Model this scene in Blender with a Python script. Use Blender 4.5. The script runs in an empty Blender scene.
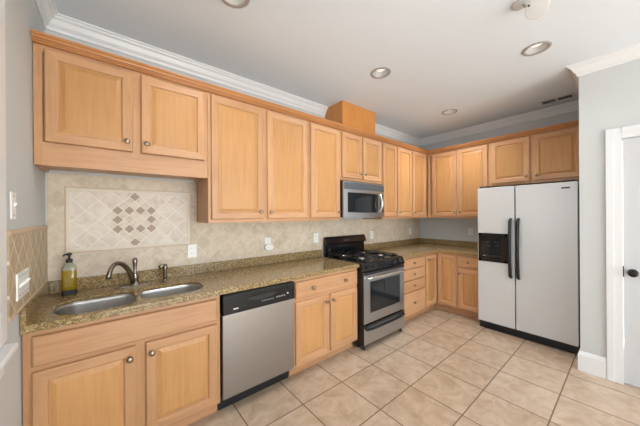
import bpy, bmesh, math, random
from mathutils import Vector, Matrix
R = math.radians
C = bpy.context.scene.collection
SC = bpy.context.scene
random.seed(4)

# ---------------------------------------------------------------- camera
cam_d = bpy.data.cameras.new('camera'); cam = bpy.data.objects.new('camera', cam_d); C.objects.link(cam)
FPX, HY, YAW, ROLL = 256.34, 214.84, R(39.3765), R(-.3635)
cam_d.sensor_fit = 'HORIZONTAL'; cam_d.sensor_width = 36; cam_d.lens = FPX/640*36
cam_d.shift_y = (HY-213)/640; cam_d.clip_start = .02
fw = Vector((math.sin(YAW), math.cos(YAW), 0)); rt = Vector((math.cos(YAW), -math.sin(YAW), 0)); up = Vector((0, 0, 1))
cx_ = rt*math.cos(ROLL)+up*math.sin(ROLL); cy_ = -rt*math.sin(ROLL)+up*math.cos(ROLL); cz_ = -fw
M = Matrix((cx_, cy_, cz_)).transposed().to_4x4(); M.translation = Vector((.3316, -2.4762, 1.4331))
cam.matrix_world = M
SC.camera = cam

# ---------------------------------------------------------------- world, daylight, exposure
w = bpy.data.worlds.new('daylight'); SC.world = w; w.use_nodes = True
bg = w.node_tree.nodes['Background']; bg.inputs[0].default_value = (.80, .90, 1.0, 1); bg.inputs[1].default_value = 1.6
def area(name, loc, rot, sx, sy, power, col):
    l = bpy.data.lights.new(name, 'AREA'); l.shape = 'RECTANGLE'; l.size = sx; l.size_y = sy; l.energy = power; l.color = col
    o = bpy.data.objects.new(name, l); C.objects.link(o); o.location = loc; o.rotation_euler = rot; return o
area('patio_daylight', (1.85, -7.64, 1.25), (R(99), 0, 0), 3.0, 2.2, 128, (.90, .955, 1))
area('window_daylight', (-.16, -1.62, 1.6), (0, R(-90), 0), 1.3, 1.2, 13, (.92, .965, 1))
area('rear_window_daylight', (-.03, -4.6, 1.35), (0, R(-100), 0), 1.8, 2.0, 6, (.94, .97, 1))
CAN_FILL_W = [20, 24, 8, 52]  # added fill power per recessed can, uneven to lift the far corner
sun = bpy.data.lights.new('sun', 'SUN'); sun.energy = 36; sun.angle = R(1); sun.color = (.91, .965, 1)   # comes through the patio door onto the floor behind the camera
so_ = bpy.data.objects.new('sun', sun); C.objects.link(so_); so_.rotation_euler = Vector((-.05, .84, -.54)).to_track_quat('-Z', 'Y').to_euler()
SC.view_settings.view_transform = 'Standard'; SC.view_settings.look = 'None'; SC.view_settings.gamma = 1
SC.view_settings.use_curve_mapping = False; SC.view_settings.exposure = 0.24

# ---------------------------------------------------------------- materials
def srgb(r, g, b):
    f = lambda c: (c/255/12.92 if c/255 <= .04045 else ((c/255+.055)/1.055)**2.4)
    return (f(r), f(g), f(b), 1)
class NT:
    def __init__(s, name):
        s.m = bpy.data.materials.new(name); s.m.use_nodes = True; s.t = s.m.node_tree; s.b = s.t.nodes['Principled BSDF']
    def n(s, typ, **k):
        x = s.t.nodes.new(typ)
        for a, v in k.items():
            if a.startswith('i_'):
                key = a[2:]; x.inputs[int(key) if key.isdigit() else key].default_value = v
            else: setattr(x, a, v)
        return x
    def l(s, a, b): s.t.links.new(a, b)
    def math(s, op, a, b=None, c=None):
        x = s.n('ShaderNodeMath', operation=op)
        for i, v in enumerate((a, b, c)):
            if v is None: continue
            if isinstance(v, (int, float)): x.inputs[i].default_value = v
            else: s.l(v, x.inputs[i])
        return x.outputs[0]
    def ramp(s, fac, stops):
        x = s.n('ShaderNodeValToRGB'); e = x.color_ramp.elements
        while len(e) < len(stops): e.new(.5)
        for q, (p, c) in zip(e, stops): q.position = p; q.color = c
        s.l(fac, x.inputs[0]); return x.outputs[0]
    def mix(s, fac, a, b, bt='MIX'):
        x = s.n('ShaderNodeMix', data_type='RGBA', blend_type=bt)
        for i, v in ((0, fac), (6, a), (7, b)):
            if isinstance(v, (int, float, tuple)): x.inputs[i].default_value = v
            else: s.l(v, x.inputs[i])
        return x.outputs[2]
    def bump(s, h, st, dist=.01):
        x = s.n('ShaderNodeBump'); x.inputs['Strength'].default_value = st; x.inputs['Distance'].default_value = dist
        s.l(h, x.inputs['Height']); s.l(x.outputs[0], s.b.inputs['Normal'])
def plain(name, col, rough=.5, metal=0, noise=0, spec=None, bump=0, scale=40):
    k = NT(name); k.b.inputs['Base Color'].default_value = col; k.b.inputs['Roughness'].default_value = rough; k.b.inputs['Metallic'].default_value = metal
    if spec is not None: k.b.inputs['Specular IOR Level'].default_value = spec
    if noise or bump:
        tc = k.n('ShaderNodeTexCoord'); nz = k.n('ShaderNodeTexNoise', i_Scale=scale, i_Detail=3); k.l(tc.outputs['Object'], nz.inputs['Vector'])
        if noise: k.l(k.mix(k.math('MULTIPLY', nz.outputs[0], noise), col, tuple(c*.6 for c in col[:3])+(1,)), k.b.inputs['Base Color'])
        if bump: k.bump(nz.outputs[0], bump, .002)
    return k.m
def wood(name, c0, c1, axis, rough=.34):
    k = NT(name); tc = k.n('ShaderNodeTexCoord'); oi = k.n('ShaderNodeObjectInfo')
    off = k.n('ShaderNodeVectorMath', operation='MULTIPLY_ADD'); off.inputs[1].default_value = (1, 1, 1)
    sc = k.math('MULTIPLY', oi.outputs['Random'], 23.0); cmb = k.n('ShaderNodeCombineXYZ')
    for i in range(3): k.l(sc, cmb.inputs[i])
    k.l(tc.outputs['Object'], off.inputs[0]); k.l(cmb.outputs[0], off.inputs[2])
    mp = k.n('ShaderNodeMapping'); s = [30, 30, 30]; s[axis] = 1.8; mp.inputs['Scale'].default_value = s; k.l(off.outputs[0], mp.inputs[0])
    n1 = k.n('ShaderNodeTexNoise', i_Scale=1.6, i_Detail=5, i_Roughness=.62, i_Distortion=.35); k.l(mp.outputs[0], n1.inputs['Vector'])
    n2 = k.n('ShaderNodeTexNoise', i_Scale=3.2, i_Detail=2); k.l(off.outputs[0], n2.inputs['Vector'])
    f = k.math('ADD', k.math('MULTIPLY', n1.outputs[0], .7), k.math('MULTIPLY', n2.outputs[0], .3))
    col = k.ramp(f, [(.30, c1), (.50, c0), (.72, tuple(min(1, c*1.10) for c in c0[:3])+(1,))])
    var = k.ramp(oi.outputs['Random'], [(0, (.88, .86, .83, 1)), (1, (1.03, 1.03, 1.03, 1))])
    k.l(k.mix(1.0, col, var, 'MULTIPLY'), k.b.inputs['Base Color'])
    k.b.inputs['Roughness'].default_value = rough; k.b.inputs['Specular IOR Level'].default_value = .4
    k.bump(n1.outputs[0], .05, .002); return k.m
def granite():
    k = NT('granite'); tc = k.n('ShaderNodeTexCoord')
    v = k.n('ShaderNodeTexVoronoi', i_Scale=170); k.l(tc.outputs['Object'], v.inputs['Vector'])
    n = k.n('ShaderNodeTexNoise', i_Scale=55, i_Detail=4, i_Roughness=.7); k.l(tc.outputs['Object'], n.inputs['Vector'])
    n2 = k.n('ShaderNodeTexNoise', i_Scale=9, i_Detail=2); k.l(tc.outputs['Object'], n2.inputs['Vector'])
    sep = k.n('ShaderNodeSeparateColor'); k.l(v.outputs['Color'], sep.inputs[0])
    f = k.math('ADD', k.math('MULTIPLY', sep.outputs[0], .5), k.math('MULTIPLY', n.outputs[0], .55))
    col = k.ramp(f, [(.12, srgb(56, 42, 26)), (.32, srgb(112, 87, 48)), (.5, srgb(148, 123, 80)), (.68, srgb(178, 154, 112)), (.88, srgb(222, 205, 170))])
    k.l(k.mix(k.math('MULTIPLY', n2.outputs[0], .45), col, srgb(128, 104, 62)), k.b.inputs['Base Color'])
    k.b.inputs['Roughness'].default_value = .13; return k.m
def tiles(name, pitch, ax, origin, diag, cols, grout, gw, rough, nscale, bump=.25, vein=None):
    """Square tiles of the given pitch on the plane of the two axes ax."""
    k = NT(name); tc = k.n('ShaderNodeTexCoord'); sp = k.n('ShaderNodeSeparateXYZ'); k.l(tc.outputs['Object'], sp.inputs[0])
    p = k.math('SUBTRACT', sp.outputs[ax[0]], origin[0]); q = k.math('SUBTRACT', sp.outputs[ax[1]], origin[1])
    if diag:
        a = k.math('MULTIPLY', k.math('ADD', p, q), .70711); b = k.math('MULTIPLY', k.math('SUBTRACT', p, q), .70711)
    else: a, b = p, q
    a = k.math('DIVIDE', a, pitch); b = k.math('DIVIDE', b, pitch)
    def edge(x): return k.math('SUBTRACT', .5, k.math('ABSOLUTE', k.math('SUBTRACT', k.math('FRACT', x), .5)))
    d = k.math('MINIMUM', edge(a), edge(b))
    mr = k.n('ShaderNodeMapRange'); mr.inputs[1].default_value = gw/pitch*.35; mr.inputs[2].default_value = gw/pitch*.65; k.l(d, mr.inputs[0])
    cell = k.n('ShaderNodeCombineXYZ'); k.l(k.math('FLOOR', a), cell.inputs[0]); k.l(k.math('FLOOR', b), cell.inputs[1])
    wn = k.n('ShaderNodeTexWhiteNoise', noise_dimensions='3D'); k.l(cell.outputs[0], wn.inputs[0])
    off = k.n('ShaderNodeVectorMath', operation='MULTIPLY_ADD'); k.l(wn.outputs[1], off.inputs[0]); off.inputs[1].default_value = (7, 7, 7); k.l(tc.outputs['Object'], off.inputs[2])
    nz = k.n('ShaderNodeTexNoise', i_Scale=nscale, i_Detail=6, i_Roughness=.62, i_Distortion=.6); k.l(off.outputs[0], nz.inputs['Vector'])
    f = k.math('ADD', nz.outputs[0], k.math('MULTIPLY', k.math('SUBTRACT', wn.outputs[0], .5), .14))
    col = k.ramp(f, [(.3, cols[0]), (.5, cols[1]), (.72, cols[2])])
    k.l(k.mix(mr.outputs[0], grout, col), k.b.inputs['Base Color'])
    rr = k.n('ShaderNodeMapRange'); rr.inputs[3].default_value = .85; rr.inputs[4].default_value = rough; k.l(mr.outputs[0], rr.inputs[0]); k.l(rr.outputs[0], k.b.inputs['Roughness'])
    k.bump(k.math('ADD', mr.outputs[0], k.math('MULTIPLY', nz.outputs[0], .12)), bump, .004); return k.m
def brushed(name, col, rough, axis=2, metal=1.0):
    k = NT(name); tc = k.n('ShaderNodeTexCoord'); mp = k.n('ShaderNodeMapping'); s = [240, 240, 240]; s[axis] = 3; mp.inputs['Scale'].default_value = s
    k.l(tc.outputs['Object'], mp.inputs[0]); n = k.n('ShaderNodeTexNoise', i_Scale=1, i_Detail=2); k.l(mp.outputs[0], n.inputs['Vector'])
    k.l(k.mix(k.math('MULTIPLY', n.outputs[0], .25), col, tuple(c*.75 for c in col[:3])+(1,)), k.b.inputs['Base Color'])
    k.b.inputs['Metallic'].default_value = metal; k.b.inputs['Roughness'].default_value = rough; return k.m
W = {}
W['v'] = wood('maple_upright_grain', srgb(201, 155, 113), srgb(187, 137, 94), 2)
W['h'] = wood('maple_level_grain', srgb(203, 157, 117), srgb(188, 138, 97), 0)
W['p'] = wood('maple_panel_grain', srgb(197, 148, 96), srgb(187, 136, 83), 2)
W['crown'] = wood('maple_crown_grain', srgb(196, 138, 86), srgb(178, 118, 68), 0)
W['box'] = wood('maple_duct_grain', srgb(206, 140, 72), srgb(186, 120, 58), 2)
W['in'] = plain('cabinet_inside', srgb(190, 150, 105), .7, noise=.3)
G = granite()
WALL = plain('warm_grey_paint', srgb(202, 205, 204), .7, bump=.05, scale=300)
CEIL = plain('ceiling_paint', srgb(228, 236, 244), .8, bump=.05, scale=300)
TRIM = plain('white_trim_paint', srgb(228, 229, 229), .35, noise=.03)
DOORW = plain('white_door_paint', srgb(204, 205, 206), .4, noise=.03)
FLOOR = tiles('beige_floor_tile', .4055, (0, 1), (2.267, -1.2965), False, [srgb(174, 148, 122), srgb(193, 170, 146), srgb(208, 189, 168)], srgb(124, 101, 80), .0085, .32, 9, .15)
BSX, BSZ = .485, 1.405
tcols = [srgb(190, 175, 152), srgb(207, 193, 171), srgb(219, 208, 190)]
BACKT = tiles('cream_wall_tile', .1004, (0, 2), (BSX+.071, BSZ), True, tcols, srgb(214, 202, 182), .004, .5, 16)
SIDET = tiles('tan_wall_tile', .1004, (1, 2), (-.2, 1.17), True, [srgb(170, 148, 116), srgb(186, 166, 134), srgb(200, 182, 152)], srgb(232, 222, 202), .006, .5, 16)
PANT = tiles('pale_panel_tile', .1004, (0, 2), (BSX+.071, BSZ), True, [srgb(206, 193, 176), srgb(219, 208, 193), srgb(229, 220, 207)], srgb(234, 227, 214), .005, .5, 16)
SMALLT = tiles('pale_small_tile', .0502, (0, 2), (BSX, BSZ), True, [srgb(200, 186, 164), srgb(216, 204, 184), srgb(228, 219, 203)], srgb(232, 225, 211), .004, .5, 22)
ACC = plain('taupe_accent_stone', srgb(174, 152, 132), .5, noise=.55, scale=60)
LINER = plain('tan_stone_liner', srgb(205, 178, 148), .5, noise=.3, scale=30)
LINERP = plain('pale_stone_liner', srgb(226, 216, 198), .5, noise=.3, scale=30)
STEEL = brushed('brushed_steel', srgb(188, 190, 193), .36, 0)
STEELV = brushed('satin_steel_door', srgb(160, 154, 148), .42, 2)
SINKM = plain('sink_steel', srgb(196, 195, 193), .33, .96, noise=.08)
NICK = plain('brushed_nickel', srgb(146, 136, 124), .27, 1, noise=.2)
KNOB = plain('pewter_knob', srgb(158, 144, 126), .32, 1, noise=.3)
FRID = plain('platinum_enamel', srgb(214, 216, 216), .38, .12, noise=.04, bump=.06, scale=500)
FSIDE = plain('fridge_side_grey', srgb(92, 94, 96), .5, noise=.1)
BLK = plain('gloss_black', (.008, .008, .009, 1), .16, noise=.2)
BLKM = plain('satin_black', (.012, .012, .014, 1), .38, noise=.2)
IRON = plain('cast_iron', (.012, .012, .012, 1), .6, bump=.3, scale=200)
BGLASS = plain('black_oven_glass', (.010, .012, .014, 1), .06)
VENTG = plain('slate_vent_grille', srgb(92, 98, 104), .45, .3, noise=.1)
ALU = plain('bright_aluminium', srgb(225, 224, 220), .25, .9, noise=.05)
GREYM = plain('grey_mark', srgb(150, 152, 155), .5, noise=.05)
OFFWHITE = plain('off_white_plastic', srgb(208, 206, 201), .5, noise=.03)
WHITE = plain('white_plastic', srgb(236, 236, 232), .35, noise=.02)
DARKH = plain('dark_slot', (.02, .02, .02, 1), .6, noise=.1)
BRONZE = plain('dark_bronze', srgb(46, 42, 40), .35, .7, noise=.2)
CANR = plain('can_trim_ring', srgb(168, 162, 158), .5, noise=.05)
CANB = plain('can_baffle', srgb(190, 186, 182), .4, noise=.05)
def emis(name, col, st):
    k = NT(name); k.b.inputs['Base Color'].default_value = col; k.b.inputs['Emission Color'].default_value = col; k.b.inputs['Emission Strength'].default_value = st
    return k.m
LAMP = emis('lamp_lens', (1, .98, .95, 1), .4)
SOAP = NT('olive_soap'); SOAP.b.inputs['Base Color'].default_value = srgb(168, 138, 16); SOAP.b.inputs['Roughness'].default_value = .08
SOAP.b.inputs['Transmission Weight'].default_value = .35; SOAP = SOAP.m
CLEAR = plain('clear_plastic', srgb(150, 150, 132), .1, noise=.05)
def thin_glass():
    k = NT('window_glass'); tr = k.n('ShaderNodeBsdfTransparent'); gl = k.n('ShaderNodeBsdfGlossy'); gl.inputs['Roughness'].default_value = .02
    fr = k.n('ShaderNodeFresnel', i_IOR=1.45); mx = k.n('ShaderNodeMixShader'); k.l(fr.outputs[0], mx.inputs[0]); k.l(tr.outputs[0], mx.inputs[1]); k.l(gl.outputs[0], mx.inputs[2])
    k.l(mx.outputs[0], k.t.nodes['Material Output'].inputs[0]); return k.m
GLASS = thin_glass()

# ---------------------------------------------------------------- mesh helpers
class MB:
    """Collects shapes and links them as ONE mesh object."""
    def __init__(s): s.bm = bmesh.new(); s.mats = []
    def mi(s, m):
        if m not in s.mats: s.mats.append(m)
        return s.mats.index(m)
    def box(s, x0, x1, y0, y1, z0, z1, m, bev=0):
        t = bmesh.new(); bmesh.ops.create_cube(t, size=1)
        for v in t.verts: v.co = Vector((x0+(v.co.x+.5)*(x1-x0), y0+(v.co.y+.5)*(y1-y0), z0+(v.co.z+.5)*(z1-z0)))
        if bev: bmesh.ops.bevel(t, geom=t.edges[:], offset=bev, segments=2, affect='EDGES', profile=.6)
        s.merge(t, m); return s
    def merge(s, t, m, mat=None, smooth=False):
        i = s.mi(m); vm = {}
        for v in t.verts: vm[v] = s.bm.verts.new(mat @ v.co if mat else v.co)
        for f in t.faces:
            try: g = s.bm.faces.new([vm[v] for v in f.verts])
            except ValueError: continue
            g.material_index = i; g.smooth = smooth or f.smooth
        t.free()
    def poly(s, pts, a0, a1, m, axis='z'):
        """Prism of a 2-D outline along an axis."""
        def P(p, h): return {'z': (p[0], p[1], h), 'y': (p[0], h, p[1]), 'x': (h, p[0], p[1])}[axis]
        i = s.mi(m); n = len(pts); A = [s.bm.verts.new(P(p, a0)) for p in pts]; B = [s.bm.verts.new(P(p, a1)) for p in pts]
        fs = [s.bm.faces.new(A[::-1]), s.bm.faces.new(B)]
        for k in range(n): fs.append(s.bm.faces.new((A[k], A[(k+1) % n], B[(k+1) % n], B[k])))
        for f in fs: f.material_index = i
        return s
    def lathe(s, prof, m, loc=(0, 0, 0), axis='z', n=20):
        """Turn (radius, height) pairs about an axis."""
        i = s.mi(m); rings = []; L = Vector(loc)
        def P(r, h, a):
            c, q = r*math.cos(a), r*math.sin(a)
            return L+Vector({'z': (c, q, h), '-y': (c, -h, q), '-x': (-h, c, q), 'x': (h, c, q)}[axis])
        for r, h in prof:
            rings.append([s.bm.verts.new(P(r, h, 2*math.pi*k/n)) for k in range(n)] if r > 1e-6 else [s.bm.verts.new(P(0, h, 0))])
        for a, b in zip(rings, rings[1:]):
            for k in range(n):
                k2 = (k+1) % n
                q = [a[k % len(a)], a[k2 % len(a)], b[k2 % len(b)], b[k % len(b)]]; q = list(dict.fromkeys(q))
                if len(q) > 2:
                    f = s.bm.faces.new(q); f.material_index = i; f.smooth = True
        return s
    def tube(s, pts, rad, m, n=12, cap=True):
        i = s.mi(m); pts = [Vector(p) for p in pts]; rad = rad if isinstance(rad, (list, tuple)) else [rad]*len(pts); rings = []
        u = None
        for k, p in enumerate(pts):
            t = (pts[min(k+1, len(pts)-1)]-pts[max(k-1, 0)]).normalized()
            if u is None: u = t.orthogonal().normalized()
            u = (u-t*u.dot(t)).normalized(); v = t.cross(u)
            rings.append([s.bm.verts.new(p+(u*math.cos(2*math.pi*j/n)+v*math.sin(2*math.pi*j/n))*rad[k]) for j in range(n)])
        for a, b in zip(rings, rings[1:]):
            for j in range(n):
                f = s.bm.faces.new((a[j], a[(j+1) % n], b[(j+1) % n], b[j])); f.material_index = i; f.smooth = True
        if cap:
            for rg in (rings[0][::-1], rings[-1]): s.bm.faces.new(rg).material_index = i
        return s
    def sweep(s, path, prof, m):
        """Sweep a closed (offset to the right, z) profile along a mitred floor-plan path."""
        i = s.mi(m); path = [Vector(p) for p in path]; rings = []
        for k, p in enumerate(path):
            ns = []
            if k: d = (p-path[k-1]).normalized(); ns.append(Vector((d.y, -d.x)))
            if k < len(path)-1: d = (path[k+1]-p).normalized(); ns.append(Vector((d.y, -d.x)))
            mit = ns[0] if len(ns) == 1 else (ns[0]+ns[1])/(1+ns[0].dot(ns[1]))
            rings.append([s.bm.verts.new((p.x+mit.x*o, p.y+mit.y*o, z)) for o, z in prof])
        n = len(prof)
        for a, b in zip(rings, rings[1:]):
            for j in range(n): s.bm.faces.new((a[j], b[j], b[(j+1) % n], a[(j+1) % n])).material_index = i
        s.bm.faces.new(rings[0]).material_index = i; s.bm.faces.new(rings[-1][::-1]).material_index = i
        return s
    def build(s, name, parent=None, loc=None, bevel=0):
        bmesh.ops.recalc_face_normals(s.bm, faces=s.bm.faces[:])
        me = bpy.data.meshes.new(name); s.bm.to_mesh(me); s.bm.free()
        for m in s.mats: me.materials.append(m)
        o = bpy.data.objects.new(name, me); C.objects.link(o)
        if parent: o.parent = parent
        if loc: o.location = loc
        if bevel:
            b = o.modifiers.new('soft_edges', 'BEVEL'); b.width = bevel; b.segments = 2; b.limit_method = 'ANGLE'; b.angle_limit = R(40)
        return o
def tag(o, label, cat, group=None):
    o['label'] = label; o['category'] = cat; o['kind'] = 'thing'
    if group: o['group'] = group
    return o
def thing(name, loc, label, cat, group=None, rz=0):
    o = bpy.data.objects.new(name, None); C.objects.link(o); o.location = loc; o.rotation_euler = (0, 0, rz); o.empty_display_size = .1
    return tag(o, label, cat, group)
def struct(o): o['kind'] = 'structure'; return o
def rounded(x0, x1, y0, y1, r, n=6):
    rs = r if isinstance(r, (list, tuple)) else [r]*4; out = []
    for (cx, cy, a, q) in ((x0+rs[0], y0+rs[0], 180, rs[0]), (x1-rs[1], y0+rs[1], 270, rs[1]), (x1-rs[2], y1-rs[2], 0, rs[2]), (x0+rs[3], y1-rs[3], 90, rs[3])):
        for k in range(n+1): t = R(a+90*k/n); out.append((cx+q*math.cos(t), cy+q*math.sin(t)))
    return out

# ---------------------------------------------------------------- room shell
HC, X1, XR, YF, YC = 2.78, 4.724, 3.65, -7.72, -2.17
struct(MB().box(-.14, X1+.14, YF-.14, .14, -.1, 0, FLOOR).build('floor'))
CANS = [(.925, -.935), (2.33, -.962), (3.03, -1.985), (3.80, -.955)]
struct(MB().box(-.14, X1+.14, 0, .12, 0, HC, WALL).build('wall_back'))
struct(MB().box(X1, X1+.12, YC-.12, 0, 0, HC, WALL).build('wall_right'))
WY0, WY1, WZ0, WZ1 = -2.2, -1.06, .955, 2.23
m = MB()
m.box(-.14, 0, WY1, 0, 0, HC, WALL); m.box(-.14, 0, -3.55, WY0, 0, HC, WALL); m.box(-.14, 0, YF, -5.65, 0, HC, WALL); m.box(-.14, 0, -5.65, -3.55, 0, .4, WALL); m.box(-.14, 0, -5.65, -3.55, 2.3, HC, WALL); m.box(-.14, 0, WY0, WY1, 0, WZ0, WALL); m.box(-.14, 0, WY0, WY1, WZ1, HC, WALL)
struct(m.build('wall_left'))
DY0, DY1, DZ = -3.19, -2.424, 2.055
m = MB(); m.box(XR, XR+.12, DY1+.012, YC, 0, HC, WALL); m.box(XR, XR+.12, YF, DY0-.012, 0, HC, WALL); m.box(XR, XR+.12, DY0-.012, DY1+.012, DZ+.012, HC, WALL)
m.box(XR+.12, X1, YC-.12, YC, 0, HC, WALL); struct(m.build('wall_pantry'))
PX0, PX1, PZ = .30, 3.40, 2.40
m = MB(); m.box(0, PX0, YF-.12, YF, 0, HC, WALL); m.box(PX1, XR+.12, YF-.12, YF, 0, HC, WALL); m.box(PX0, PX1, YF-.12, YF, PZ, HC, WALL); struct(m.build('wall_front'))
# patio door frame behind the camera
m = MB()
for x in (PX0, (PX0+PX1)/2-.03, PX1-.06): m.box(x, x+.06, YF-.1, YF-.03, 0, PZ, TRIM)
for z in (.02, PZ-.06): m.box(PX0, PX1, YF-.1, YF-.03, z, z+.06, TRIM)
struct(m.build('door_2'))
# crown moulding round the ceiling, baseboards
cp = [(0, HC-.100), (.010, HC-.100), (.014, HC-.090), (.014, HC-.080), (.030, HC-.062), (.044, HC-.034), (.058, HC-.024), (.062, HC-.014), (.072, HC-.012), (.072, HC), (0, HC)]
BX0, BX1 = 2.45, 3.06
struct(MB().sweep([(0, YF), (0, 0), (BX0, 0)], cp, TRIM).build('trim_1'))
struct(MB().sweep([(BX1, 0), (X1, 0), (X1, YC), (XR, YC), (XR, YF)], cp, TRIM).build('trim_2'))
bp = [(0, 0), (.016, 0), (.016, .145), (.012, .160), (.007, .172), (.004, .178), (0, .178)]
struct(MB().sweep([(4.0, YC), (XR, YC), (XR, DY1+.094)], bp, TRIM).build('baseboard_right'))
bl = [(0, 0), (.014, 0), (.014, .11), (.006, .13), (0, .13)]
struct(MB().sweep([(0, YF), (0, -.70)], bl, TRIM).build('baseboard_left'))
# pantry door: jamb, casing, leaf
m = MB(); cw = .092
for y0, y1 in ((DY1, DY1+cw), (DY0-cw, DY0)):
    m.box(XR-.014, XR, y0, y1, 0, DZ+cw, TRIM, .002); m.box(XR-.020, XR-.014, min(y0, y1)+(.05 if y0 == DY1 else 0), max(y0, y1)-(0 if y0 == DY1 else .05), 0, DZ+cw, TRIM, .002)
m.box(XR-.014, XR, DY0, DY1, DZ, DZ+cw, TRIM, .002); m.box(XR-.020, XR-.014, DY0, DY1, DZ+.05, DZ+cw, TRIM, .002)
m.box(XR-.002, XR+.12, DY1, DY1+.012, 0, DZ, TRIM); m.box(XR-.002, XR+.12, DY0-.012, DY0, 0, DZ, TRIM); m.box(XR-.002, XR+.12, DY0-.012, DY1+.012, DZ, DZ+.012, TRIM)
struct(m.build('trim_3'))
m = MB(); dw = DY1-DY0-.008; dx = XR+.004
m.box(dx+.006, dx+.04, DY0+.004, DY1-.004, .012, DZ-.004, DOORW)
# stiles and rails stand proud of two sunk panels
for y0, y1 in ((DY1-.004-.115, DY1-.004), (DY0+.004, DY0+.119)): m.box(dx, dx+.0065, y0, y1, .012, DZ-.004, DOORW)
for z0, z1 in ((.012, .22), (.86, 1.0), (DZ-.13, DZ-.004)): m.box(dx, dx+.0065, DY0+.118, DY1-.118, z0, z1, DOORW)
for z0, z1 in ((.25, .83), (1.03, DZ-.16)): m.box(dx+.001, dx+.0065, DY0+.15, DY1-.15, z0, z1, DOORW, .004)
dr = struct(m.build('door_1'))
m = MB(); ky, kz = -2.478, .940
m.lathe([(0, 0), (.030, 0), (.030, .006), (.024, .011), (.010, .013), (.010, .035), (.022, .040), (.028, .052), (.026, .064), (.014, .071), (0, .072)], BRONZE, (dx, ky, kz), '-x', 24)
m.build('door_handle', dr)['label'] = 'dark bronze round door knob'
m = MB().tube([(XR-.006, DY1+.001, .90), (XR-.006, DY1+.001, .99)], .006, BRONZE); m.box(XR-.004, XR-.001, DY1-.006, DY1+.010, .90, .99, BRONZE)
m.build('strike_plate', dr)['label'] = 'dark bronze strike plate'
# window in the left wall
m = MB(); cz = .128
m.box(0, .014, WY1, WY1+cz, WZ0-.02, WZ1+cz, TRIM, .002); m.box(0, .014, WY0-cz, WY0, WZ0-.02, WZ1+cz, TRIM, .002); m.box(0, .014, WY0, WY1, WZ1, WZ1+cz, TRIM, .002)
m.box(.014, .022, WY1+.045, WY1+cz, WZ0, WZ1+cz, TRIM, .002); m.box(.014, .022, WY0-cz, WY0-.045, WZ0, WZ1+cz, TRIM, .002)
m.box(-.14, 0, WY1-.012, WY1, WZ0, WZ1, TRIM); m.box(-.14, 0, WY0, WY0+.012, WZ0, WZ1, TRIM); m.box(-.14, 0, WY0, WY1, WZ1-.012, WZ1, TRIM)
win = struct(m.build('window_1'))
m = MB(); m.poly([(0, 0), (.042, 0), (.048, .008), (.048, .020), (.042, .027), (0, .027)], WY0-cz-.02, WY1+cz+.012, TRIM, 'y')
for v in m.bm.verts: v.co.z += WZ0-.048
m.box(-.1, 0, WY0, WY1, WZ0-.02, WZ0+.01, TRIM); m.box(0, .014, WY0-cz, WY1+cz, WZ0-.13, WZ0-.048, TRIM, .002)
m.build('window_sill', win)
m = MB(); zm = (WZ0+WZ1)/2
for z0, z1, x in ((WZ0+.01, zm+.02, -.07), (zm-.02, WZ1-.012, -.11)):
    for y in (WY0+.012, WY1-.062): m.box(x, x+.035, y, y+.05, z0, z1, TRIM)
    for z in (z0, z1-.045): m.box(x, x+.035, WY0+.012, WY1-.012, z, z+.045, TRIM)
sash = m.build('sash', win)
m = MB(); m.box(-.055, -.052, WY0+.06, WY1-.06, WZ0+.05, zm-.02, GLASS); m.box(-.095, -.092, WY0+.06, WY1-.06, zm+.02, WZ1-.05, GLASS); m.build('glass_pane', win)
# ceiling slab with round cut-outs for the recessed lights
def slab(m, outer, holes, z0, z1, mat):
    t = bmesh.new()
    for lp in [outer]+holes:
        vs = [t.verts.new((x, y, z1)) for x, y in lp]
        for a, b in zip(vs, vs[1:]+vs[:1]): t.edges.new((a, b))
    bmesh.ops.triangle_fill(t, use_beauty=True, use_dissolve=False, edges=t.edges[:])
    ex = bmesh.ops.extrude_face_region(t, geom=t.faces[:])
    for v in ex['geom']:
        if isinstance(v, bmesh.types.BMVert): v.co.z = z0
    m.merge(t, mat)
m = MB(); slab(m, [(-.14, YF-.14), (X1+.14, YF-.14), (X1+.14, .14), (-.14, .14)], [[(x+.078*math.cos(2*math.pi*k/32), y+.078*math.sin(2*math.pi*k/32)) for k in range(32)] for x, y in CANS], HC, HC+.03, CEIL)
struct(m.build('ceiling'))
# tiled walls behind the counters
ZS = 1.000                                   # top of the granite upstands
PANX0, PANX1, PANZ0, PANZ1 = .099, .880, 1.186, 1.632
m = MB(); T = .010
for x0, x1, z0, z1 in ((.011, PANX0, ZS+.001, 1.727), (PANX1, .934, ZS+.001, 1.727), (PANX0, PANX1, ZS+.001, PANZ0), (PANX0, PANX1, PANZ1, 1.727), (.934, X1-.001, ZS+.001, 1.372)):
    m.box(x0, x1, -T, -.0005, z0, z1, BACKT)
m.box(2.385, 3.14, -T, -.0005, .70, ZS+.001, BACKT)
struct(m.build('trim_4'))
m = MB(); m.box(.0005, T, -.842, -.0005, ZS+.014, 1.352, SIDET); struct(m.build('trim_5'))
m = MB(); m.sweep([(0, -.842), (0, -.011)], [(.0005, 1.352), (.012, 1.352), (.016, 1.358), (.016, 1.366), (.011, 1.374), (.0005, 1.376)], LINER)
m.sweep([(0, -.842), (0, -.011)], [(.0005, ZS), (.012, ZS), (.015, ZS+.004), (.015, ZS+.010), (.011, ZS+.0145), (.0005, ZS+.0145)], LINER)
struct(m.build('trim_6'))

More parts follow.
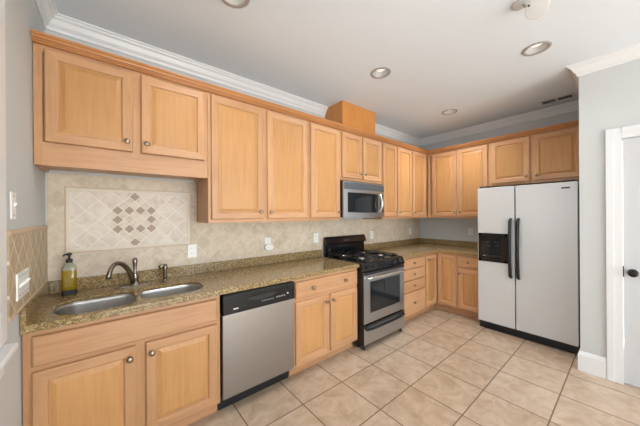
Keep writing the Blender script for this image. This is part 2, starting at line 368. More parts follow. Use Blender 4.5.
# framed tile panel over the sink
tp = thing('tile_panel', (BSX, -.001, BSZ), 'framed pale stone tile panel with taupe diamond mosaic on wall above sink', 'tile panel')
def loc(o): o.location -= tp.location; return o
FB = .022
m = MB(); m.box(PANX0+FB, PANX1-FB, -.010, -.0008, PANZ0+FB, PANZ1-FB, PANT)
fld = m.build('tile_field', tp); fld.location = -tp.location
m = MB()
prof = [(0, 0), (FB, 0), (FB, .010), (FB*.7, .015), (FB*.3, .015), (0, .010)]
for x0, x1, z0, z1 in ((PANX0, PANX1, PANZ0, PANZ0+FB), (PANX0, PANX1, PANZ1-FB, PANZ1), (PANX0, PANX0+FB, PANZ0+FB, PANZ1-FB), (PANX1-FB, PANX1, PANZ0+FB, PANZ1-FB)):
    m.box(x0, x1, -.014, -.0008, z0, z1, LINERP, .003)
m.build('border', tp).location = -tp.location
m = MB()
for x0, x1, z0, z1 in ((PANX0-.007, PANX1+.007, PANZ0-.007, PANZ0-.0005), (PANX0-.007, PANX1+.007, PANZ1+.0005, PANZ1+.007), (PANX0-.007, PANX0-.0005, PANZ0, PANZ1), (PANX1+.0005, PANX1+.007, PANZ0, PANZ1)):
    m.box(x0, x1, -.0125, -.0102, z0, z1, LINER, .001)
m.build('edge_line', tp).location = -tp.location
HD = .213
m = MB(); m.poly([(BSX-HD+.012, BSZ), (BSX, BSZ-HD+.012), (BSX+HD-.012, BSZ), (BSX, BSZ+HD-.012)], -.0112, -.0105, SMALLT, 'y'); m.build('small_tile_diamond', tp).location = -tp.location
h = .0355
for (i, j) in [(0, 5), (0, -5), (1, 2), (-1, 2), (1, -2), (-1, -2), (3, 2), (-3, 2), (3, -2), (-3, -2), (3, 0), (-3, 0)]:
    m = MB(); q = h-.0028; m.poly([(-q, 0), (0, -q), (q, 0), (0, q)], -.0022, 0, ACC, 'y')
    a = m.build('accent_tile', tp); a.location = (i*h, -.0105, j*h)
    if abs(i) == 1: a.scale = (1, 1, 1)

# ---------------------------------------------------------------- cabinets
def ring_panel(m, x0, x1, z0, z1, loops, mv, mh, mc, close=True):
    """Nested rectangles (inset, y) make a moulded frame or raised panel facing -y."""
    rs = []
    for ins, y in loops:
        rs.append([m.bm.verts.new((x, y, z)) for x, z in ((x0+ins, z0+ins), (x1-ins, z0+ins), (x1-ins, z1-ins), (x0+ins, z1-ins))])
    for a, b in zip(rs, rs[1:]):
        for j in range(4):
            f = m.bm.faces.new((a[j], a[(j+1) % 4], b[(j+1) % 4], b[j])); f.material_index = m.mi(mh if j in (0, 2) else mv)
    if close: m.bm.faces.new(rs[-1]).material_index = m.mi(mc)
    m.bm.faces.new(rs[0][::-1]).material_index = m.mi(mv)
def knob(parent, x, y, z):
    o = MB().lathe([(0, 0), (.009, 0), (.007, .003), (.0055, .010), (.008, .014), (.0145, .018), (.0155, .022), (.013, .026), (.006, .028), (0, .0285)], KNOB, (0, 0, 0), '-y', 18).build('knob', parent, (x, y, z)); o.scale = (1.12, 1.05, 1.12); return o
def door(root, x0, x1, z0, z1, yf, kn=None):
    """A raised-panel door whose back lies at y=yf; kn = knob place."""
    y = yf-.001; m = MB()
    ring_panel(m, x0, x1, z0, z1, [(0, y), (0, y-.014), (.003, y-.018), (.006, y-.020), (.050, y-.020), (.054, y-.018), (.057, y-.011), (.060, y-.009)], W['v'], W['h'], W['p'])
    d = m.build('door', root); m = MB()
    ring_panel(m, x0+.057, x1-.057, z0+.057, z1-.057, [(0, y-.0085), (.003, y-.0095), (.008, y-.0105), (.026, y-.0175), (.029, y-.0185)], W['p'], W['p'], W['p'])
    m.build('panel', d)
    if kn: knob(d, x0+.030 if 'l' in kn else x1-.030, y-.020, z0+.062 if 'b' in kn else z1-.062)
    return d
def drawer(root, x0, x1, z0, z1, yf, knobs=1, name='drawer'):
    y = yf-.001; m = MB()
    ring_panel(m, x0, x1, z0, z1, [(0, y), (0, y-.013), (.004, y-.0175), (.008, y-.020)], W['h'], W['h'], W['h'])
    d = m.build(name, root)
    for k in range(knobs): knob(d, x0+(x1-x0)*((.5,) if knobs == 1 else (.235, .765))[k], y-.020, (z0+z1)/2)
    return d
def upper(x0, x1, z0, doors, label, rz=0, base=(0, 0), zt=2.41, dep=.345, skirt=0, open_bottom=True):
    """Wall-hung cabinet; local x runs to the right, front faces -y."""
    r = thing('wall_cabinet', (base[0]+(x0 if not rz else 0), base[1]-(x0 if rz else 0), z0), label, 'cabinet', 'maple upper cabinets', rz)
    w_ = x1-x0; h_ = zt-z0; g = .0006
    m = MB(); m.box(g, w_-g, -dep+.02, -.0125, .018, h_, W['v']); m.box(g, .018, -dep+.02, -.0125, 0, .018, W['v']); m.box(w_-.018, w_-g, -dep+.02, -.0125, 0, .018, W['v'])
    m.build('body', r)
    m = MB(); sw = .036; zb = skirt if skirt else .03
    m.box(g, sw, -dep, -dep+.0195, 0, h_, W['v']); m.box(w_-sw, w_-g, -dep, -dep+.0195, 0, h_, W['v'])
    m.box(sw, w_-sw, -dep, -dep+.0195, 0, zb, W['h']); m.box(sw, w_-sw, -dep, -dep+.0195, h_-.04, h_, W['h'])
    for a, b in zip(doors, doors[1:]):
        c = (a[1]+b[0])/2-x0; m.box(c-.03, c+.03, -dep, -dep+.0195, zb, h_-.04, W['v'])
    m.build('face_frame', r)
    for d in doors: door(r, d[0]-x0, d[1]-x0, d[2]-z0, d[3]-z0, -dep, d[4])
    return r
DT = 2.392
upper(.003, .9345, 1.728, [(.048, .453, 1.862, DT, 'rb'), (.500, .910, 1.862, DT, 'lb')], 'short two-door maple upper cabinet above the sink, deep rail below its doors', skirt=.132)
upper(.9365, 1.925, 1.372, [(.957, 1.408, 1.402, DT, 'rb'), (1.450, 1.903, 1.402, DT, 'lb')], 'tall wide two-door maple upper cabinet right of the short one over the sink')
upper(1.927, 2.383, 1.372, [(1.948, 2.362, 1.402, DT, 'rb')], 'tall single-door maple upper cabinet just left of the microwave')
upper(2.385, 3.143, 1.838, [(2.403, 2.745, 1.866, DT, 'rb'), (2.767, 3.123, 1.866, DT, 'lb')], 'small two-door maple upper cabinet directly above the microwave')
upper(3.145, 3.882, 1.372, [(3.166, 3.482, 1.402, DT, 'rb'), (3.504, 3.864, 1.402, DT, 'lb')], 'tall narrow two-door maple upper cabinet just right of the microwave')
r = upper(3.884, 4.722, 1.372, [(3.898, 4.283, 1.402, DT, 'lb')], 'single-door maple upper cabinet filling the inside corner')
XB = X1-.002
upper(.3475, 1.223, 1.372, [(.424, .803, 1.402, DT, 'rb'), (.831, 1.212, 1.402, DT, 'lb')], 'tall two-door maple upper cabinet on the grey wall between corner and fridge', R(-90), (XB, 0))
upper(1.225, 2.166, 1.810, [(1.256, 1.671, 1.840, DT, 'rb'), (1.711, 2.130, 1.840, DT, 'lb')], 'short two-door maple upper cabinet above the fridge', R(-90), (XB, 0))
# wooden cornice along the cabinet tops
zt = 2.405
cc = [(0, zt+.0055), (.022, zt+.0055), (.026, zt+.008), (.026, zt+.013), (.018, zt+.0145), (.018, zt+.0165), (.029, zt+.018), (.032, zt+.023), (.022, zt+.0255), (.022, zt+.028), (.033, zt+.030), (.036, zt+.037), (.043, zt+.043), (.049, zt+.045), (.049, zt+.056), (0, zt+.056)]
XFC = XB-.345
tag(MB().sweep([(.002, -.345), (XFC, -.345), (XFC, -2.166)], cc, W['crown']).build('cabinet_cornice'), 'stained maple cornice running along the tops of all upper cabinets', 'cornice')
# vent duct chase on top
m = MB(); m.box(BX0+.002, BX1-.002, -.32, -.002, 2.4135, HC-.001, W['box'])
tag(m.build('duct_box', bevel=.002), 'orange-stained wooden duct box between cabinet tops and ceiling over the microwave', 'duct cover')

ZC0, ZC1 = .876, .914
def base_cab(x0, x1, label, doors=(), drawers=(), rz=0, base=(0, 0), hollow=False, yf=-.61, mull=True, frail=()):
    r = thing('base_cabinet', (base[0]+(x0 if not rz else 0), base[1]-(x0 if rz else 0), 0), label, 'cabinet', 'maple base cabinets', rz)
    w_ = x1-x0; g = .0006; top = ZC0-.001
    m = MB()
    m.box(g, .018, yf+.02, -.003, .10, top, W['v']); m.box(w_-.018, w_-g, yf+.02, -.003, .10, top, W['v'])
    m.box(.018, w_-.018, yf+.02, -.003, .10, .118, W['in']); m.box(.018, w_-.018, -.015, -.003, .118, top, W['in'])
    if not hollow: m.box(.018, w_-.018, yf+.02, -.015, top-.018, top, W['in'])
    m.build('body', r)
    m = MB(); sw = .034
    m.box(g, sw, yf, yf+.0195, .10, top, W['v']); m.box(w_-sw, w_-g, yf, yf+.0195, .10, top, W['v'])
    m.box(sw, w_-sw, yf, yf+.0195, .10, .14, W['h']); m.box(sw, w_-sw, yf, yf+.0195, top-.03, top, W['h'])
    for z in frail: m.box(sw, w_-sw, yf, yf+.0195, z-.02, z+.02, W['h'])
    for a, b in zip(doors, doors[1:]):
        c = (a[1]+b[0])/2-x0; m.box(c-.032, c+.032, yf, yf+.0195, .14, frail[0]-.02, W['v'])
    m.build('face_frame', r)
    MB().box(g, w_-g, -.54, -.525, 0, .0995, W['h']).build('toe_kick', r)
    for d in doors: door(r, d[0]-x0, d[1]-x0, d[2], d[3], yf, d[4])
    for d in drawers: drawer(r, d[0]-x0, d[1]-x0, d[2], d[3], yf, d[4], 'drawer' if d[4] else 'false_front')
    return r
base_cab(.003, .935, 'wide maple sink cabinet with blank front board above two doors', [(.035, .447, .122, .672, 'rt'), (.495, .908, .122, .672, 'lt')], [(.035, .909, .698, .846, 0)], hollow=True, frail=(.685,))
base_cab(1.558, 2.366, 'maple base cabinet between dishwasher and range, one wide drawer over two doors', [(1.572, 1.944, .122, .672, 'rt'), (1.975, 2.352, .122, .672, 'lt')], [(1.572, 2.354, .698, .846, 2)], frail=(.685,))
base_cab(3.142, 3.772, 'maple base cabinet with a stack of four drawers right of the range', [], [(3.160, 3.757, .722, .850, 1), (3.160, 3.757, .572, .708, 1), (3.160, 3.757, .418, .558, 1), (3.160, 3.757, .122, .404, 1)], frail=(.715, .565, .411))
base_cab(.905, 1.215, 'narrow maple base cabinet beside the fridge, drawer over one door', [(.925, 1.20, .122, .672, 'lt')], [(.925, 1.20, .702, .846, 1)], R(-90), (XB, 0), frail=(.687,))
# inside-corner cabinet with a folding two-leaf door
r = thing('corner_cabinet', (3.774, 0, 0), 'maple inside-corner base cabinet with hinged two-leaf door', 'cabinet', 'maple base cabinets')
XBF = XB-.61-3.774                       # local x of the face that turns the corner
m = MB(); xe = XB-3.774; ye = -.903
m.box(.0006, .018, -.59, -.003, .10, ZC0-.001, W['v']); m.box(XBF+.02, xe, ye, ye+.018, .10, ZC0-.001, W['v'])
m.poly([(.018, -.003), (.018, -.59), (XBF+.02, -.59), (XBF+.02, ye+.018), (xe, ye+.018), (xe, -.003)], .10, .118, W['in'])
m.poly([(.018, -.003), (.018, -.59), (XBF+.02, -.59), (XBF+.02, ye+.018), (xe, ye+.018), (xe, -.003)], ZC0-.02, ZC0-.001, W['in'])
m.build('body', r)
m = MB(); m.box(.0006, XBF+.0195, -.61, -.5905, .10, .12, W['h']); m.box(.0006, XBF+.0195, -.61, -.5905, .845, ZC0-.001, W['h']); m.box(XBF, XBF+.0195, ye, -.61, .10, .12, W['v']); m.box(XBF, XBF+.0195, ye, -.61, .845, ZC0-.001, W['v'])
m.box(.0006, .012, -.61, -.5905, .12, .845, W['v']); m.box(XBF, XBF+.0195, ye, ye+.02, .12, .845, W['v'])
m.box(XBF-.001, XBF+.0195, -.61, -.5905, .12, .845, W['v']); m.build('face_frame', r)
m = MB(); m.poly([(.0006, -.525), (.0006, -.54), (XBF+.07, -.54), (XBF+.07, ye), (XBF+.085, ye), (XBF+.085, -.525)], 0, .0995, W['h']); m.build('toe_kick', r)
door(r, .012, 4.088-3.774, .122, .846, -.61, 'lt')
d = door(r, 0, .258, .122, .846, 0, None); d.rotation_euler = (0, 0, R(-90)); d.location = (XBF, -.633, 0)

# ---------------------------------------------------------------- counters with sink cut-outs
LB = rounded(.090, .458, -.603, -.246, (.15, .10, .05, .11), 8); RB = rounded(.486, .868, -.556, -.256, (.08, .12, .09, .05), 8)
YCF = -.648
ct = thing('countertop', (0, 0, ZC0), 'long brown granite countertop holding the sink, with granite upstands', 'countertop')
m = MB(); slab(m, [(.002, -.002), (2.368, -.002), (2.368, YCF), (.002, YCF)], [LB[::-1], RB[::-1]], .020, ZC1-ZC0, G); m.build('slab', ct, bevel=.003)
MB().box(.002, 2.368, YCF, YCF+.036, 0, .0198, G, .0015).build('front_edge', ct)
MB().box(2.345, 2.368, YCF+.037, -.002, 0, .0198, G).build('end_edge', ct)
m = MB(); m.box(.022, 2.368, -.022, -.002, .0385, ZS-ZC0, G, .002); m.box(.002, .0215, YCF+.001, -.002, .0385, ZS-ZC0, G, .002); m.build('upstand', ct)
ct = thing('countertop', (3.142, 0, ZC0), 'L-shaped brown granite countertop wrapping the corner between range and fridge', 'countertop')
cl = lambda pts: [(x-3.142, y) for x, y in pts]
m = MB(); slab(m, cl([(3.142, -.002), (X1-.002, -.002), (X1-.002, -1.216), (XB-.648, -1.216), (XB-.648, YCF), (3.142, YCF)]), [], 0, ZC1-ZC0, G); m.build('slab', ct, bevel=.003)
m = MB(); m.box(0, X1-.022-3.142, -.022, -.002, .0385, ZS-ZC0, G, .002); m.box(X1-.0215-3.142, X1-.002-3.142, -1.216, -.002, .0385, ZS-ZC0, G, .002); m.build('upstand', ct)
# steel double sink
sk = thing('sink', (.478, -.42, ZC0-.2), 'stainless steel double-bowl sink set into the long granite counter', 'sink')
def bowl(lp, depth, drain):
    m = MB(); i = m.mi(SINKM); cx = sum(p[0] for p in lp)/len(lp); cy = sum(p[1] for p in lp)/len(lp); rs = []
    for s, z in ((1.04, -.0015), (1.0, -.0015), (.985, -.02), (.965, -depth+.035), (.93, -depth+.012), (.86, -depth), (.12, -depth-.006)):
        rs.append([m.bm.verts.new((cx+(x-cx)*s-.478, cy+(y-cy)*s+.42, .2+z+.0198)) for x, y in lp])
    n = len(lp)
    for a, b in zip(rs, rs[1:]):
        for k in range(n): f = m.bm.faces.new((a[k], a[(k+1) % n], b[(k+1) % n], b[k])); f.material_index = i; f.smooth = True
    m.bm.faces.new(rs[-1]).material_index = i
    b = m.build('bowl', sk)
    md = b.modifiers.new('sheet', 'SOLIDIFY'); md.thickness = .0015; md.offset = -1
    MB().lathe([(0, 0), (.022, .0), (.026, .003), (.042, .004), (.044, .001), (.044, 0)], ALU, (cx-.478, cy+.42, .2-depth+.0158), 'z', 24).build('drain', b)
bowl(LB, .17, 1); bowl(RB, .15, 1)

# faucet, sprayer, soap bottle
fa = thing('faucet', (.475, -.135, ZC1+.0005), 'brushed nickel faucet with curved spout and upright lever behind the sink', 'faucet')
m = MB(); t = rounded(-.115, .105, -.030, .030, .029, 6); m.poly(t, 0, .009, NICK); m.build('base_plate', fa, bevel=.003)
m = MB(); m.lathe([(.030, .009), (.030, .014), (.024, .020), (.022, .045), (.025, .060), (.025, .075), (.019, .088), (.012, .094), (0, .096)], NICK); m.build('body', fa)
m = MB(); m.lathe([(.014, .094), (.010, .108), (.010, .130), (.014, .165), (.017, .185), (.015, .200), (.008, .208), (0, .210)], NICK); m.build('lever', fa)
m = MB(); pts = []
P0, P1, P2, P3 = Vector((-.010, -.010, .030)), Vector((-.045, -.050, .210)), Vector((-.140, -.180, .262)), Vector((-.152, -.192, .110))
for k in range(19):
    u = k/18; pts.append(P0*(1-u)**3+P1*3*u*(1-u)**2+P2*3*u*u*(1-u)+P3*u**3)
m.tube(pts, [.017-.0035*min(1, k/14) for k in range(17)]+[.0142, .0155], NICK, 14); m.build('spout', fa)
sp = thing('side_sprayer', (.668, -.130, ZC1+.0005), 'nickel side sprayer standing right of the faucet', 'sprayer')
MB().lathe([(0, 0), (.024, 0), (.024, .004), (.016, .010), (.014, .018), (.014, .024), (0, .024)], NICK).build('base', sp)
m = MB().lathe([(0, .0245), (.014, .0245), (.013, .04), (.016, .090), (.018, .115), (.016, .130), (.008, .138), (0, .139)], NICK); m.tube([(0, 0, .120), (-.020, -.010, .126), (-.040, -.018, .118)], [.013, .013, .016], NICK); m.build('wand', sp)
so = thing('soap_bottle', (.125, -.125, ZC1+.0005), 'clear pump bottle of yellow-green dish soap in the counter corner', 'soap bottle')
m = MB(); q = rounded(-.036, .036, -.027, .027, .016, 5)
i = m.mi(SOAP); rs = []
for s, z in ((.96, .0), (1, .004), (1, .168), (.96, .184), (.72, .200), (.42, .210), (.40, .216)): rs.append([m.bm.verts.new((x*s, y*s, z)) for x, y in q])
for a, b in zip(rs, rs[1:]):
    for k in range(len(q)): f = m.bm.faces.new((a[k], a[(k+1) % len(q)], b[(k+1) % len(q)], b[k])); f.material_index = (i if a[0].co.z < .165 else m.mi(CLEAR)); f.smooth = True
m.bm.faces.new(rs[0][::-1]); m.bm.faces.new(rs[-1]); m.build('bottle', so)
m = MB(); lb = rounded(-.0366, .0366, -.0276, .0276, .0163, 5); m.poly(lb, .004, .040, BLKM)
lab = m.build('base_band', so); lab['label'] = 'black band at bottle foot'
m = MB(); m.box(-.020, .020, -.0285, -.0272, .060, .120, plain('olive_print', srgb(140, 118, 22), .5, noise=.3)); m.build('front_label', so)
m = MB(); m.lathe([(.016, .2165), (.017, .218), (.017, .236), (.012, .240), (.006, .242), (.006, .262), (0, .262)], BLKM); m.lathe([(0, .262), (.013, .262), (.014, .268), (.011, .278), (0, .280)], BLKM); m.tube([(0, 0, .270), (-.018, -.022, .272), (-.026, -.030, .264)], .0055, BLKM); m.build('pump', so)

# ---------------------------------------------------------------- dishwasher
dwr = thing('dishwasher', (.945, 0, 0), 'stainless steel dishwasher with black control strip under the granite counter', 'dishwasher')
WD = .605
MB().box(.006, WD-.006, -.585, -.03, .105, .868, FSIDE).build('body', dwr)
m = MB(); m.box(.002, WD-.002, -.632, -.586, .118, .716, STEELV, .006); m.build('door', dwr)
cpn = MB(); i = cpn.mi(BLK)
cpn.poly([(-.586, .718), (-.634, .718), (-.645, .724), (-.645, .850), (-.638, .864), (-.586, .866)], .002, WD-.002, BLK, 'x'); cpo = cpn.build('control_panel', dwr, bevel=.002)
m = MB(); pr_ = []
for k in range(13):
    u = -1+2*k/12; pr_.append((WD*.5+u*.13, .806-.020*(1-u*u)))
for k in range(13):
    u = 1-2*k/12; pr_.append((WD*.5+u*.13, .812+.004*(1-u*u)))
m.poly(pr_, -.6475, -.6445, BLKM, 'y'); m.build('handle_recess', cpo)
m = MB()
for k in range(6): m.box(.30+k*.018, .309+k*.018, -.6462, -.6448, .764, .770, GREYM)
m.build('button_row', cpo)
m = MB()
for k in range(4): m.box(.43+k*.022, .442+k*.022, -.6462, -.6448, .766, .777, GREYM)
m.build('indicator_row', cpo)
MB().lathe([(0, 0), (.009, 0), (.009, .003), (0, .0035)], ALU, (.535, -.6452, .782), '-y').build('start_button', cpo)
MB().box(.075, .112, -.6462, -.6448, .751, .760, ALU).build('badge', cpo)
MB().box(-.006, WD-.010, -.545, -.530, .002, .104, BLKM).build('toe_panel', dwr)

# ---------------------------------------------------------------- gas range
XR0, RW = 2.374, .760
rg = thing('gas_range', (XR0, 0, 0), 'black and stainless steel gas range with black backguard', 'range')
m = MB(); m.box(.002, RW-.002, -.640, -.03, .05, .885, BLKM); m.build('body', rg)
for x in (.04, RW-.04):
    for y in (-.66, -.08): MB().lathe([(0, 0), (.018, 0), (.018, .010), (.010, .014), (.010, .051), (0, .051)], BLKM, (x, y, 0)).build('foot', rg)
MB().box(.02, RW-.02, -.600, -.59, .006, .05, BLKM).build('kick_plate', rg)
# cooktop with raised rim
m = MB(); m.box(0, RW, -.655, -.046, .886, .905, BLK, .004)
for x0, x1, y0, y1 in ((0, RW, -.655, -.625), (0, .02, -.625, -.06), (RW-.02, RW, -.625, -.06)): m.box(x0, x1, y0, y1, .9045, .919, BLK, .004)
m.build('cooktop', rg)
m = MB(); m.poly([(-.640, .826), (-.695, .826), (-.700, .836), (-.672, .910), (-.655, .917), (-.640, .917)], 0, RW, BLK, 'x'); m.build('control_panel', rg, bevel=.003)
for x in (.09, .20, RW-.20, RW-.09):
    o = MB().lathe([(0, 0), (.024, 0), (.024, .004), (.019, .007), (.018, .026), (.015, .029), (0, .029)], BLKM, (0, 0, 0), '-y', 20)
    o.box(-.003, .003, -.0325, -.028, -.016, .016, BLKM); o = o.build('burner_knob', rg, (x, -.688, .872)); o.rotation_euler = (R(-20), 0, 0)
for x in (.205, .555):
    for y in (-.49, -.20):
        m = MB(); m.lathe([(.055, .9055), (.05, .911), (.038, .914), (.038, .924)], BLKM, (x, y, 0), 'z', 26); m.lathe([(.038, .924), (.034, .934), (.026, .938), (0, .939)], ALU, (x, y, 0), 'z', 26)
        m.build('burner', rg)['label'] = 'black gas burner with bright aluminium cap'
for x in (.205, .555):
    for y in (-.49, -.20):
        m = MB(); a = .135; bz = .938
        for u in (-a, a): m.box(x+u-.005, x+u+.005, y-a, y+a, bz, bz+.011, IRON, .002); m.box(x-a, x+a, y+u-.005, y+u+.005, bz, bz+.011, IRON, .002)
        for u, v in ((1, 0), (-1, 0), (0, 1), (0, -1)):
            if u: m.box(min(x+u*.04, x+u*a), max(x+u*.04, x+u*a), y-.004, y+.004, bz+.001, bz+.014, IRON, .002)
            else: m.box(x-.004, x+.004, min(y+v*.04, y+v*a), max(y+v*.04, y+v*a), bz+.001, bz+.014, IRON, .002)
        for u in (-a, a):
            for v in (-a, a): m.box(x+u-.006, x+u+.006, y+v-.006, y+v+.006, .9055, bz+.004, IRON)
        m.build('grate', rg)
m = MB(); m.poly([(-.0235, .886), (-.045, .886), (-.045, 1.050), (-.085, 1.062), (-.088, 1.072), (-.058, 1.142), (-.050, 1.152), (-.0235, 1.152)], .022, RW+.006, BLK, 'x')
bgd = m.build('backguard', rg, bevel=.004)
m = MB(); m.box(RW*.5-.05, RW*.5+.05, -.0785, -.073, 1.095, 1.104, VENTG); o = m.build('badge', bgd)
MB().lathe([(0, 0), (.022, 0), (.022, .012), (.016, .016), (0, .016)], BLKM, (.10, -.0455, .985), '-y').build('oven_dial', bgd)
m = MB(); m.box(RW*.5-.09, RW*.5+.09, -.0475, -.0448, .965, 1.02, BGLASS); m.build('clock_display', bgd)
# oven door
m = MB(); ring_panel(m, .006, RW-.006, .275, .818, [(.003, -.690), (.006, -.696), (.105, -.696)], STEEL, STEEL, BGLASS); m.box(.006, RW-.006, -.6905, -.643, .275, .818, BLKM)
for v in m.bm.verts: pass
od = m.build('oven_door', rg)
m = MB(); m.box(.108, RW-.108, -.6985, -.6955, .384, .712, BGLASS); ow = m.build('window', od)
MB().box(.150, RW-.15, -.6992, -.6984, .425, .672, plain('oven_inner_glass', (.018, .021, .024, 1), .05)).build('inner_pane', ow)
MB().box(.010, RW-.010, -.6975, -.6955, .790, .817, BLKM).build('vent_strip', od)
m = MB(); hp = [(RW*.5+(-1+2*k/12)*(RW*.5-.05), -.722-.014*(1-(-1+2*k/12)**2), .760) for k in range(13)]
m.tube([(.05, -.697, .760)]+hp+[(RW-.05, -.697, .760)], .013, ALU, 12); m.build('handle', od)
m = MB(); ring_panel(m, .006, RW-.006, .052, .258, [(.003, -.690), (.006, -.696)], STEEL, STEEL, STEEL); m.box(.006, RW-.006, -.6905, -.643, .052, .258, BLKM); bd = m.build('storage_drawer', rg)
m = MB(); pr_ = []
for k in range(15):
    u = -1+2*k/14; pr_.append((RW*.5+u*(RW*.5-.035), .218-.012*(1-u**4)+.004*abs(u)**6))
m.tube([(.035, -.697, .225)]+[(x, -.712, z) for x, z in pr_]+[(RW-.035, -.697, .225)], .011, BLKM, 10); m.build('handle', bd)
m = MB(); m.box(.008, RW-.008, -.697, -.690, .236, .262, BLKM); m.build('drawer_lip', bd)

# ---------------------------------------------------------------- microwave
mw = thing('microwave', (2.389, 0, 1.404), 'stainless over-range microwave mounted beneath the small cabinet', 'microwave')
MWW, MH = .750, .416
MB().box(0, MWW, -.372, -.014, 0, MH, BLKM).build('body', mw)
def bow(x): u = (x-MWW/2)/(MWW/2); return -.392-.022*(1-u*u)
def bowed(name, x0, x1, z0, z1, off, thick, mat, parent, n=14, zc=None):
    m = MB(); i = m.mi(mat); A = []; 
    for k in range(n+1):
        x = x0+(x1-x0)*k/n; y = bow(x)-off; u = (x-MWW/2)/(MWW/2); zb = z0-(zc or 0)*(1-u*u)
        A.append([m.bm.verts.new(p) for p in ((x, y, zb), (x, y, z1), (x, y+thick, z1), (x, y+thick, zb))])
    for a, b in zip(A, A[1:]):
        for j in range(4): m.bm.faces.new((a[j], a[(j+1) % 4], b[(j+1) % 4], b[j])).material_index = i
    m.bm.faces.new(A[0]); m.bm.faces.new(A[-1][::-1]); return m.build(name, parent)
fr_ = bowed('front', 0, MWW, .002, MH, 0, .018, STEEL, mw, zc=.014)
vg = bowed('vent_grille', .012, MWW-.004, MH-.092, MH-.012, .002, .004, VENTG, mw)
for k in range(4): pass
bowed('window', .062, .600, .062, MH-.128, .002, .004, BGLASS, mw, zc=.010)
bowed('keypad', .660, MWW-.018, .062, MH-.128, .002, .004, BLK, mw)
m = MB(); hx = .632
m.tube([(hx, bow(hx)-.001, .060), (hx, bow(hx)-.020, .066)]+[(hx, bow(hx)-.022-.030*math.sin(math.pi*k/10), .07+(MH-.21)*k/10) for k in range(11)]+[(hx, bow(hx)-.020, MH-.136), (hx, bow(hx)-.001, MH-.130)], .0125, ALU, 12); m.build('handle', mw)
MB().box(.20, .55, -.34, -.08, -.004, .001, VENTG).build('grease_filter', mw)

# ---------------------------------------------------------------- refrigerator
FX, FY0, FY1, FS = 3.953, -1.226, -2.131, -1.614
fg = thing('refrigerator', (FX, FY0, 0), 'light grey side-by-side refrigerator with black handles and dispenser', 'refrigerator')
L = lambda y: y-FY0
m = MB(); m.box(.075, X1-.03-FX, L(FY1)+.004, -.004, .03, 1.742, FSIDE); m.build('body', fg)
def fdoor(y0, y1):
    m = MB(); m.box(0, .066, L(y0), L(y1), .092, 1.755, FRID, .008); return m.build('door', fg)
d1 = fdoor(FS-.004+.008, FY0); d2 = fdoor(FY1, FS-.006)
m = MB(); m.box(.020, .08, L(FY1)+.008, -.008, .006, .084, BLKM, .003)
for k in range(5): m.box(.014, .021, L(FY1)+.05, -.05, .014+k*.013, .020+k*.013, BLKM)
m.build('toe_grille', fg)
for y in (L(FY1)+.04, -.04): MB().lathe([(0, 0), (.02, 0), (.02, .03), (0, .03)], BLKM, (.12, y, 0)).build('foot', fg)
for y0, y1 in ((L(FY1)+.02, L(FY1)+.11), (-.11, -.02)): MB().box(.012, .10, y0, y1, 1.7565, 1.776, BLKM, .004).build('hinge_cover', fg)
# dispenser: frame, recess, panel, paddle
m = MB(); yA, yB, zA, zB = -.318, -.010, .842, 1.194
m.box(-.006, .002, yA, yB, zB-.036, zB, BLK, .002); m.box(-.006, .002, yA, yB, zA, zA+.03, BLK, .002); m.box(-.006, .002, yA, yA+.03, zA, zB, BLK, .002); m.box(-.006, .002, yB-.03, yB, zA, zB, BLK, .002)
dp = m.build('dispenser', d1)
m = MB(); m.box(-.003, -.0005, yA+.03, yB-.03, zA+.03, zB-.036, BGLASS); m.build('recess', d1)
m = MB()
for k, (y, z) in enumerate([(-.10, 1.085), (-.13, 1.09), (-.19, 1.088), (-.22, 1.085), (-.115, 1.045), (-.135, 1.03), (-.20, 1.04), (-.225, 1.05)]): m.box(-.0045, -.0028, y-.005, y+.005, z-.004, z+.004, VENTG)
m.build('dispenser_buttons', d1)
m = MB(); m.box(-.010, -.0028, -.255, -.10, .905, .925, BLKM, .002); m.tube([(-.006, -.09, .915), (-.006, -.06, .915)], .004, GREYM); m.build('dispenser_tray', d1)
def fhandle(y, parent):
    m = MB(); pts = [(-.001, y, .690), (-.030, y, .705)]+[(-.034-.022*math.sin(math.pi*k/12), y, .72+.615*k/12) for k in range(13)]+[(-.030, y, 1.352), (-.001, y, 1.368)]
    m.tube(pts, .0165, BLKM, 12); m.build('handle', parent)['label'] = 'black bowed handle'
fhandle(L(-1.574), d1); fhandle(L(-1.648), d2)
MB().box(-.0025, .001, L(-2.075), L(-2.010), 1.688, 1.703, BLKM).build('badge', d2)

# ---------------------------------------------------------------- wall plates
def outlet(x, z, label, decora=False, nightlight=False):
    r = thing('outlet', (x, -T-.0005, z), label, 'outlet', 'outlets on the tiled wall')
    MB().box(-.036, .036, -.005, 0, -.058, .058, WHITE, .002).build('plate', r)
    for dz in (-.021, .021):
        m = MB(); m.box(-.017, .017, -.0068, -.0048, dz-.014, dz+.014, WHITE, .0008); sckt = m.build('socket', r)
        m = MB()
        for dx in (-.006, .006): m.box(dx-.001, dx+.001, -.0073, -.0066, dz-.003, dz+.006, DARKH)
        m.build('slot', sckt)
    return r
outlet(.893, 1.122, 'white outlet at the lower right corner of the framed tile panel')
outlet(1.632, 1.135, 'white outlet mid-wall with a round plug-in unit in it')
outlet(2.290, 1.150, 'white outlet just left of the range backguard')
outlet(3.350, 1.130, 'white outlet just right of the range backguard')
outlet(4.39, 1.135, 'white outlet on the tile near the inside corner')
r = thing('outlet', (X1-.0005, -.862, 1.155), 'white outlet on the plain grey wall left of the fridge', 'outlet', None, R(-90))
MB().box(-.036, .036, -.005, 0, -.058, .058, WHITE, .002).build('plate', r)
for dz in (-.021, .021):
    sckt = MB().box(-.017, .017, -.0068, -.0048, dz-.014, dz+.014, WHITE, .0008).build('socket', r)
    m = MB()
    for dx in (-.006, .006): m.box(dx-.001, dx+.001, -.0073, -.0066, dz-.003, dz+.006, DARKH)
    m.build('slot', sckt)
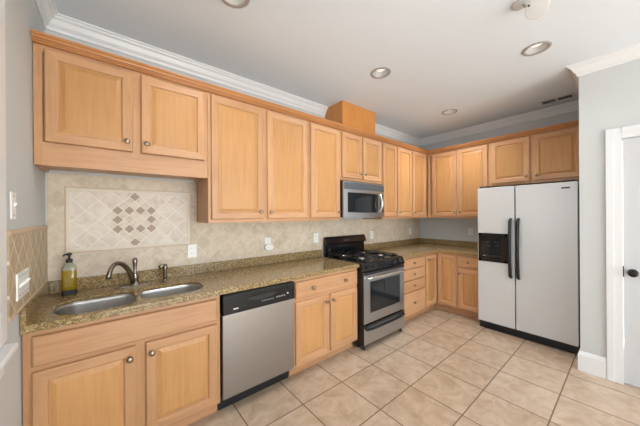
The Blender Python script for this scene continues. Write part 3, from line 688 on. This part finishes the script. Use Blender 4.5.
pg = thing('plug_in_unit', (1.632, -T-.0075, 1.095), 'round white plug-in unit pushed into the mid-wall outlet', 'plug-in')
m = MB(); q = [(math.cos(2*math.pi*k/28)*.052, math.sin(2*math.pi*k/28)*.034) for k in range(28)]; m.poly(q, -.034, -.002, WHITE, 'y'); m.build('housing', pg, bevel=.006)
m = MB()
for dx in (-.030, -.024): m.box(dx, dx+.003, -.0348, -.0335, -.006, .006, GREYM)
m.build('vents', pg)
# switch plates on the left wall (their fronts face +x)
def switch(y, z, n, x, label):
    r = thing('light_switch', (x, y, z), label, 'switch', None)
    hw = .035+.023*(n-1)
    MB().box(0, .007, -hw, hw, -.060, .060, WHITE, .003).build('plate', r)
    for k in range(n):
        yy = (k-(n-1)/2)*.046
        m = MB(); m.poly([(0.0065, -.010), (.0065, .010), (.015, .013), (.017, .006)], yy-.004, yy+.004, WHITE, 'y'); m.build('toggle', r)
        for dz in (-.042, .042): MB().lathe([(0, 0), (.0035, 0), (.003, .0012), (0, .0014)], BRONZE, (.0066, yy, dz), 'x', 10).build('screw', r)
switch(-.755, 1.482, 1, .0008, 'single white light switch on the grey wall above the side tiles')
switch(-.655, 1.120, 4, T+.0008, 'four-gang white switch plate on the tan side tiles')

# ---------------------------------------------------------------- ceiling fittings
def can(x, y, label):
    r = thing('recessed_light', (x, y, HC), label, 'ceiling light', 'recessed ceiling lights')
    MB().lathe([(.070, .0), (.074, -.001), (.094, -.001), (.096, -.003), (.092, -.007), (.074, -.006), (.070, -.003), (.070, .0)], CANR, n=32).build('trim_ring', r)
    MB().lathe([(.0715, -.002), (.071, .020), (.064, .075), (.062, .078), (.066, .078), (.0745, .020), (.0745, .0), (.0715, -.002)], CANB, n=32).build('baffle', r)
    MB().lathe([(0, .024), (.030, .027), (.050, .040), (.058, .0765), (0, .0775)], LAMP, n=32).build('bulb', r)
    l = bpy.data.lights.new('can_fill', 'SPOT'); l.energy = CAN_FILL_W[CANS.index((x, y))]; l.spot_size = R(150); l.spot_blend = 1; l.shadow_soft_size = .05; l.color = (.96, .98, 1)  # fill spot added below a can that looks unlit
    lo = bpy.data.objects.new('can_fill', l); C.objects.link(lo); lo.location = (x, y, HC-.004)
can(*CANS[0], 'recessed ceiling light cut by the top edge of the photo')
can(*CANS[1], 'recessed ceiling light in front of the wooden duct box')
can(*CANS[2], 'recessed ceiling light beside the hanging smoke detector')
can(*CANS[3], 'small distant recessed ceiling light near the inside corner')
sd = thing('smoke_detector', (2.43, -2.06, HC), 'white smoke detector hanging loose from its ceiling mount', 'smoke detector')
MB().lathe([(0, -.001), (.05, -.001), (.05, -.010), (.04, -.014), (0, -.014)], OFFWHITE, (-.055, .03, 0), n=28).build('mount', sd)
MB().tube([(-.055, .02, -.012), (-.06, .012, -.035), (-.062, -.01, -.05), (-.066, -.03, -.072)], .006, GREYM).build('wire', sd)
m = MB(); m.lathe([(0, .016), (.056, .016), (.058, .012), (.058, -.006), (.054, -.013), (0, -.016)], OFFWHITE, n=32); o = m.build('housing', sd, (-.095, -.055, -.103)); [setattr(p, 'use_smooth', False) for p in o.data.polygons]; o.rotation_euler = Vector((.78, .10, .62)).to_track_quat('Z', 'Y').to_euler()
m = MB().lathe([(0, 0), (.006, 0), (.006, -.002), (0, -.002)], DARKH, (.035, .03, -.0166), n=12); m.build('test_light', o)
vt = thing('ceiling_vent', (4.42, -1.915, HC), 'slim white ceiling vent with two dark slots above the fridge', 'vent')
m = MB(); hw, hl = .075, .15
m.box(-hw, hw, -hl, hl, -.0022, -.0006, DARKH)
for x0, x1, y0, y1 in ((-hw, -hw+.02, -hl, hl), (hw-.02, hw, -hl, hl), (-hw, hw, -hl, -hl+.02), (-hw, hw, hl-.02, hl), (-hw, hw, -.012, .012)): m.box(x0, x1, y0, y1, -.007, -.0006, TRIM, .002)
m.build('frame', vt)
for k in range(5):
    x = -.042+k*.021
    for y0, y1 in ((-.128, -.013), (.013, .128)):
        m = MB(); m.poly([(x-.006, -.0065), (x+.004, -.0022), (x+.006, -.0022), (x-.004, -.0065)], y0, y1, TRIM, 'y'); m.build('slat', vt)
